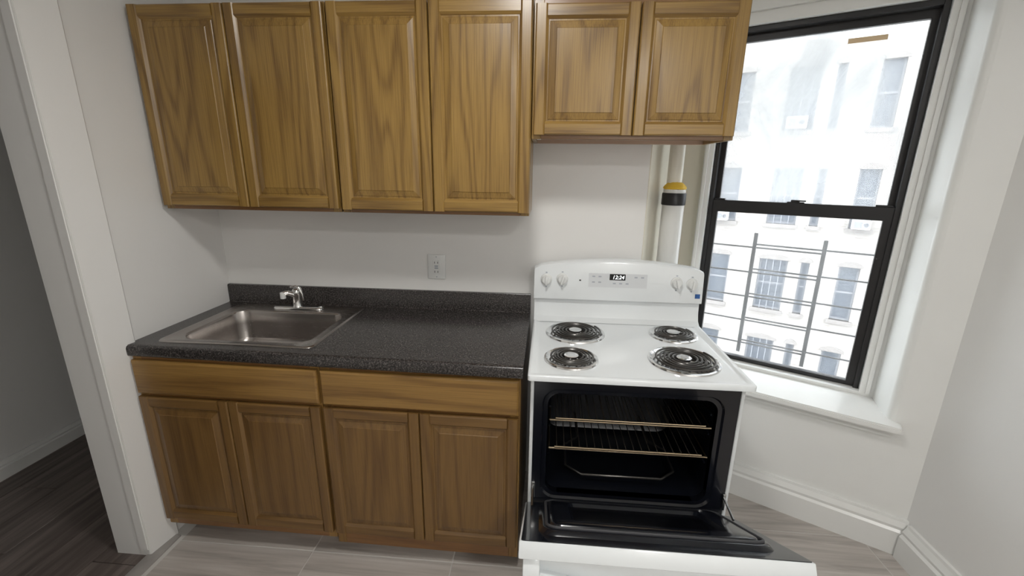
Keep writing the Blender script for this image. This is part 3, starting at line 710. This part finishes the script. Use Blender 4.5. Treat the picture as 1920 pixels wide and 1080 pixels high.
bmesh.ops.rotate(bm, verts=bm.verts, cent=(0, 0, 0), matrix=Matrix.Rotation(math.pi/2-TILT, 3, 'X'))
bmesh.ops.translate(bm, verts=bm.verts, vec=(1.922, py(1.118)-0.0022, 1.1175))
obj('digits', bm, 'digits', cpn)
panel_box('indicator', 1.748, 1.756, 1.104, 1.110, 0.0012, 'dark', cpn)
panel_box('energy_sticker', 2.268, 2.290, 1.040, 1.060, 0.0008, 'blue', cpn)
for i, (xx, zz) in enumerate(((1.598, 1.106), (1.671, 1.110), (2.182, 1.108), (2.250, 1.104))):
    kb = obj('knob', lathe(B(), [(0.027, -0.001), (0.026, 0.004), (0.022, 0.006), (0.020, 0.020), (0.017, 0.023)], xx, py(zz), zz, 28, axis='y'), 'whitep', rg, smooth=True)
    bm = box(B(), -0.005, 0.005, -0.034, -0.018, -0.020, 0.020, b=0.0025)
    bmesh.ops.rotate(bm, verts=bm.verts, cent=(0, 0, 0), matrix=Matrix.Rotation((0.0, 0.3, -0.25, 0.1)[i], 3, 'Y'))
    bmesh.ops.translate(bm, verts=bm.verts, vec=(xx, py(zz), zz))
    obj('knob_grip', bm, 'whitep', kb, smooth=True)
    panel_box('knob_mark', xx-0.004, xx+0.004, zz+0.030, zz+0.035, 0.0010, 'print', cpn)
    panel_box('knob_mark', xx-0.003, xx+0.003, zz-0.036, zz-0.030, 0.0010, 'print', cpn)

# burners
def burner(cx, cy_, r):
    z = CZ-0.006
    pan = obj('drip_pan', lathe(B(), [(r+0.002, 0.0005), (r, 0.006), (r-0.006, 0.0075), (r-0.012, 0.004), (r-0.017, 0.0012), (r*0.5, 0.0010), (0.02, 0.0008)], cx, cy_, z, 40), 'chrome', rg, smooth=True)
    pts = []; turns = 5 if r > 0.11 else 4; r1 = r-0.018; r0 = 0.034
    for k in range(turns*36+1):
        a = 2*math.pi*k/36; rr = r0 + (r1-r0)*k/(turns*36); pts.append((cx+rr*math.cos(a+0.6), cy_+rr*math.sin(a+0.6), z+0.0125))
    rad = 0.0040
    cl = obj('coil_element', tube(B(), pts, rad, 8), 'coil', rg, smooth=True)
    obj('medallion', lathe(B(), [(0.027, 0.008), (0.027, 0.0160), (0.024, 0.0172), (0.008, 0.0160)], cx, cy_, z, 24), 'chrome', cl, smooth=True)
    bm = B()
    for k in range(3):
        a = math.radians(90+120*k)
        d = Vector((math.cos(a), math.sin(a), 0)); p0 = Vector((cx, cy_, z+0.0065)) + d*0.02; p1 = Vector((cx, cy_, z+0.0065)) + d*(r-0.012)
        tube(bm, [p0, p1], 0.0022, 6)
    obj('support_bracket', bm, 'chrome', cl)
burner(1.730, -0.250, 0.126); burner(1.699, -0.524, 0.100); burner(2.150, -0.228, 0.100); burner(2.117, -0.500, 0.128)

# oven door, hanging part open: local axes a (from hinge to handle edge), b (inner-face normal)
TH = math.radians(31.0); HY, HZ = -0.648, 0.366
da = Vector((0, -math.cos(TH), math.sin(TH))); db = Vector((0, math.sin(TH), math.cos(TH)))
def dp(x, a, b): v = Vector((x, HY, HZ)) + da*a + db*b; return v
def dbox(bm, x0, x1, a0, a1, b0, b1, bev=0.0):
    tmp = box(B(), x0, x1, a0, a1, b0, b1, b=bev)
    me = bpy.data.meshes.new('t'); tmp.to_mesh(me); tmp.free()
    k0 = len(bm.verts); bm.from_mesh(me); bpy.data.meshes.remove(me); bm.verts.ensure_lookup_table()
    for v in bm.verts[k0:]: v.co = dp(v.co.x, v.co.y, v.co.z)
    return bm
DL = 0.5275
DX0, DX1 = 1.546, 2.302
od = obj('oven_door', dbox(B(), DX0, DX1, 0.0, DL, -0.044, 0.0, 0.004), 'white', rg, smooth=True)
dl = lambda x0, x1, a0, a1, r, b: [dp(p, q, b) for p, q in rrect(x0, x1, a0, a1, r, 6)]
bm = loops(B(), [dl(DX0+0.006, DX1-0.006, 0.004, DL-0.003, 0.006, -0.004), dl(DX0+0.006, DX1-0.006, 0.004, DL-0.003, 0.006, 0.0015),
                 dl(DX0+0.052, DX1-0.052, 0.03, DL-0.062, 0.05, 0.002), dl(DX0+0.062, DX1-0.062, 0.036, DL-0.070, 0.045, 0.014),
                 dl(DX0+0.066, DX1-0.066, 0.040, DL-0.074, 0.042, 0.016), dl(DX0+0.084, DX1-0.084, 0.060, DL-0.092, 0.034, 0.017), dl(DX0+0.090, DX1-0.090, 0.064, DL-0.096, 0.03, 0.024),
                 dl(DX0+0.094, DX1-0.094, 0.068, DL-0.100, 0.03, 0.026), dl(DX0+0.150, DX1-0.150, 0.110, DL-0.155, 0.02, 0.026), dl(DX0+0.158, DX1-0.158, 0.118, DL-0.163, 0.02, 0.014)], True, True)
obj('inner_liner', bm, 'enamel', od, smooth=True, angle=30)
bm = B(); ring = rrect(DX0+0.075, DX1-0.075, 0.050, DL-0.083, 0.038, 6)
tube(bm, [dp(p, q, 0.019) for p, q in ring] + [dp(ring[0][0], ring[0][1], 0.019)], 0.0045, 8)
obj('gasket', bm, 'gasket', od, smooth=True)
obj('window_glass', dbox(B(), DX0+0.162, DX1-0.162, 0.122, DL-0.167, 0.014, 0.016), 'lcd', od)
# bowed handle hanging under the free edge
for x in (DX0+0.012, DX1-0.012-0.046):
    obj('handle_mount', dbox(B(), x, x+0.046, DL-0.052, DL-0.012, -0.092, -0.043, 0.005), 'white', od, smooth=True)
bm = B(); K = 20; rws = []
for k in range(K+1):
    s = -1+2*k/K; x = (DX0+DX1)/2 + s*((DX1-DX0)/2-0.03); bow = -0.082-0.030*(1-s*s)
    rws.append([bm.verts.new(dp(x, a, b)) for a, b in ((DL-0.075, bow), (DL-0.075, -0.043), (DL-0.016, -0.043), (DL-0.046, bow+0.012), (DL-0.020, bow+0.006), (DL-0.022, bow-0.008))])
for a, c in zip(rws, rws[1:]):
    for i in range(6): bm.faces.new((a[i], a[(i+1) % 6], c[(i+1) % 6], c[i]))
bm.faces.new(rws[0]); bm.faces.new(rws[-1][::-1])
obj('handle', bm, 'white', od, smooth=True, angle=50)
# hinges
for xx in (DX0+0.022, DX1-0.034):
    bm = B()
    p0 = Vector((xx+0.006, -0.630, 0.44)); p1 = dp(xx+0.006, 0.10, 0.006)
    tube(bm, [p0, p0.lerp(p1, 0.5), p1], 0.0045, 8)
    box(bm, xx, xx+0.012, -0.645, -0.630, 0.385, 0.455, b=0.002, seg=1)
    obj('door_hinge', bm, 'hinge', od)

# oven racks: lie loose on their guides
def oven_rack(z, label):
    o = thing('oven_rack', (XM-0.007, -0.36, z), label, 'oven rack', 'oven racks')
    x0, x1, y0, y1 = OX0+0.010, OX1-0.010, -0.612, -0.155
    bm = tube(B(), [(x0, y0, z), (x1, y0, z), (x1, y1, z), (x0, y1, z), (x0, y0, z)], 0.0036, 8); obj('rim', bm, 'rackm', o, smooth=True)
    obj('front_rod', tube(B(), [(x0+0.02, y0-0.004, z+0.010), (x1-0.02, y0-0.004, z+0.010)], 0.0030, 8), 'rackm', o, smooth=True)
    wm = None
    for k in range(1, 20):
        xx = x0+(x1-x0)*k/20
        if wm is None:
            w_ = obj('wire', tube(B(), [(0, y0, 0.003), (0, y1, 0.003)], 0.0018, 6), 'wire', o, world=False, smooth=True); wm = w_.data
        else:
            w_ = bpy.data.objects.new('wire', wm); COL.objects.link(w_); w_.parent = o
        w_.location = (xx-o.location.x, -o.location.y, 0)
    return o
oven_rack(0.7045, 'upper wire rack inside the open oven')
oven_rack(0.5845, 'lower wire rack inside the open oven')

# ------------------------------------------------------------------ ceiling lamp (out of frame above; lights the room), plus an added fill lamp
def disc_lamp(x, y, mat, label):
    lp = thing('ceiling_lamp', (x, y, H-0.03), label, 'lamp', 'flush ceiling lamps')
    obj('lamp_rim', lathe(B(), [(0.142, 0.0), (0.142, -0.004), (0.155, -0.004), (0.160, 0.006), (0.160, 0.0295)], x, y, H-0.03, 40), 'white', lp, smooth=True)
    obj('diffuser', lathe(B(), [(0.140, 0.006), (0.140, -0.001), (0.05, -0.0015)], x, y, H-0.03, 40), mat, lp, smooth=True)
disc_lamp(1.46, -1.25, 'lampglass', 'flat round ceiling lamp in front of the wall cabinets')
disc_lamp(2.40, -2.95, 'fill_glow', 'added flat round fill lamp behind the viewer')  # made-up second source, added to fill the shadows under the cabinets
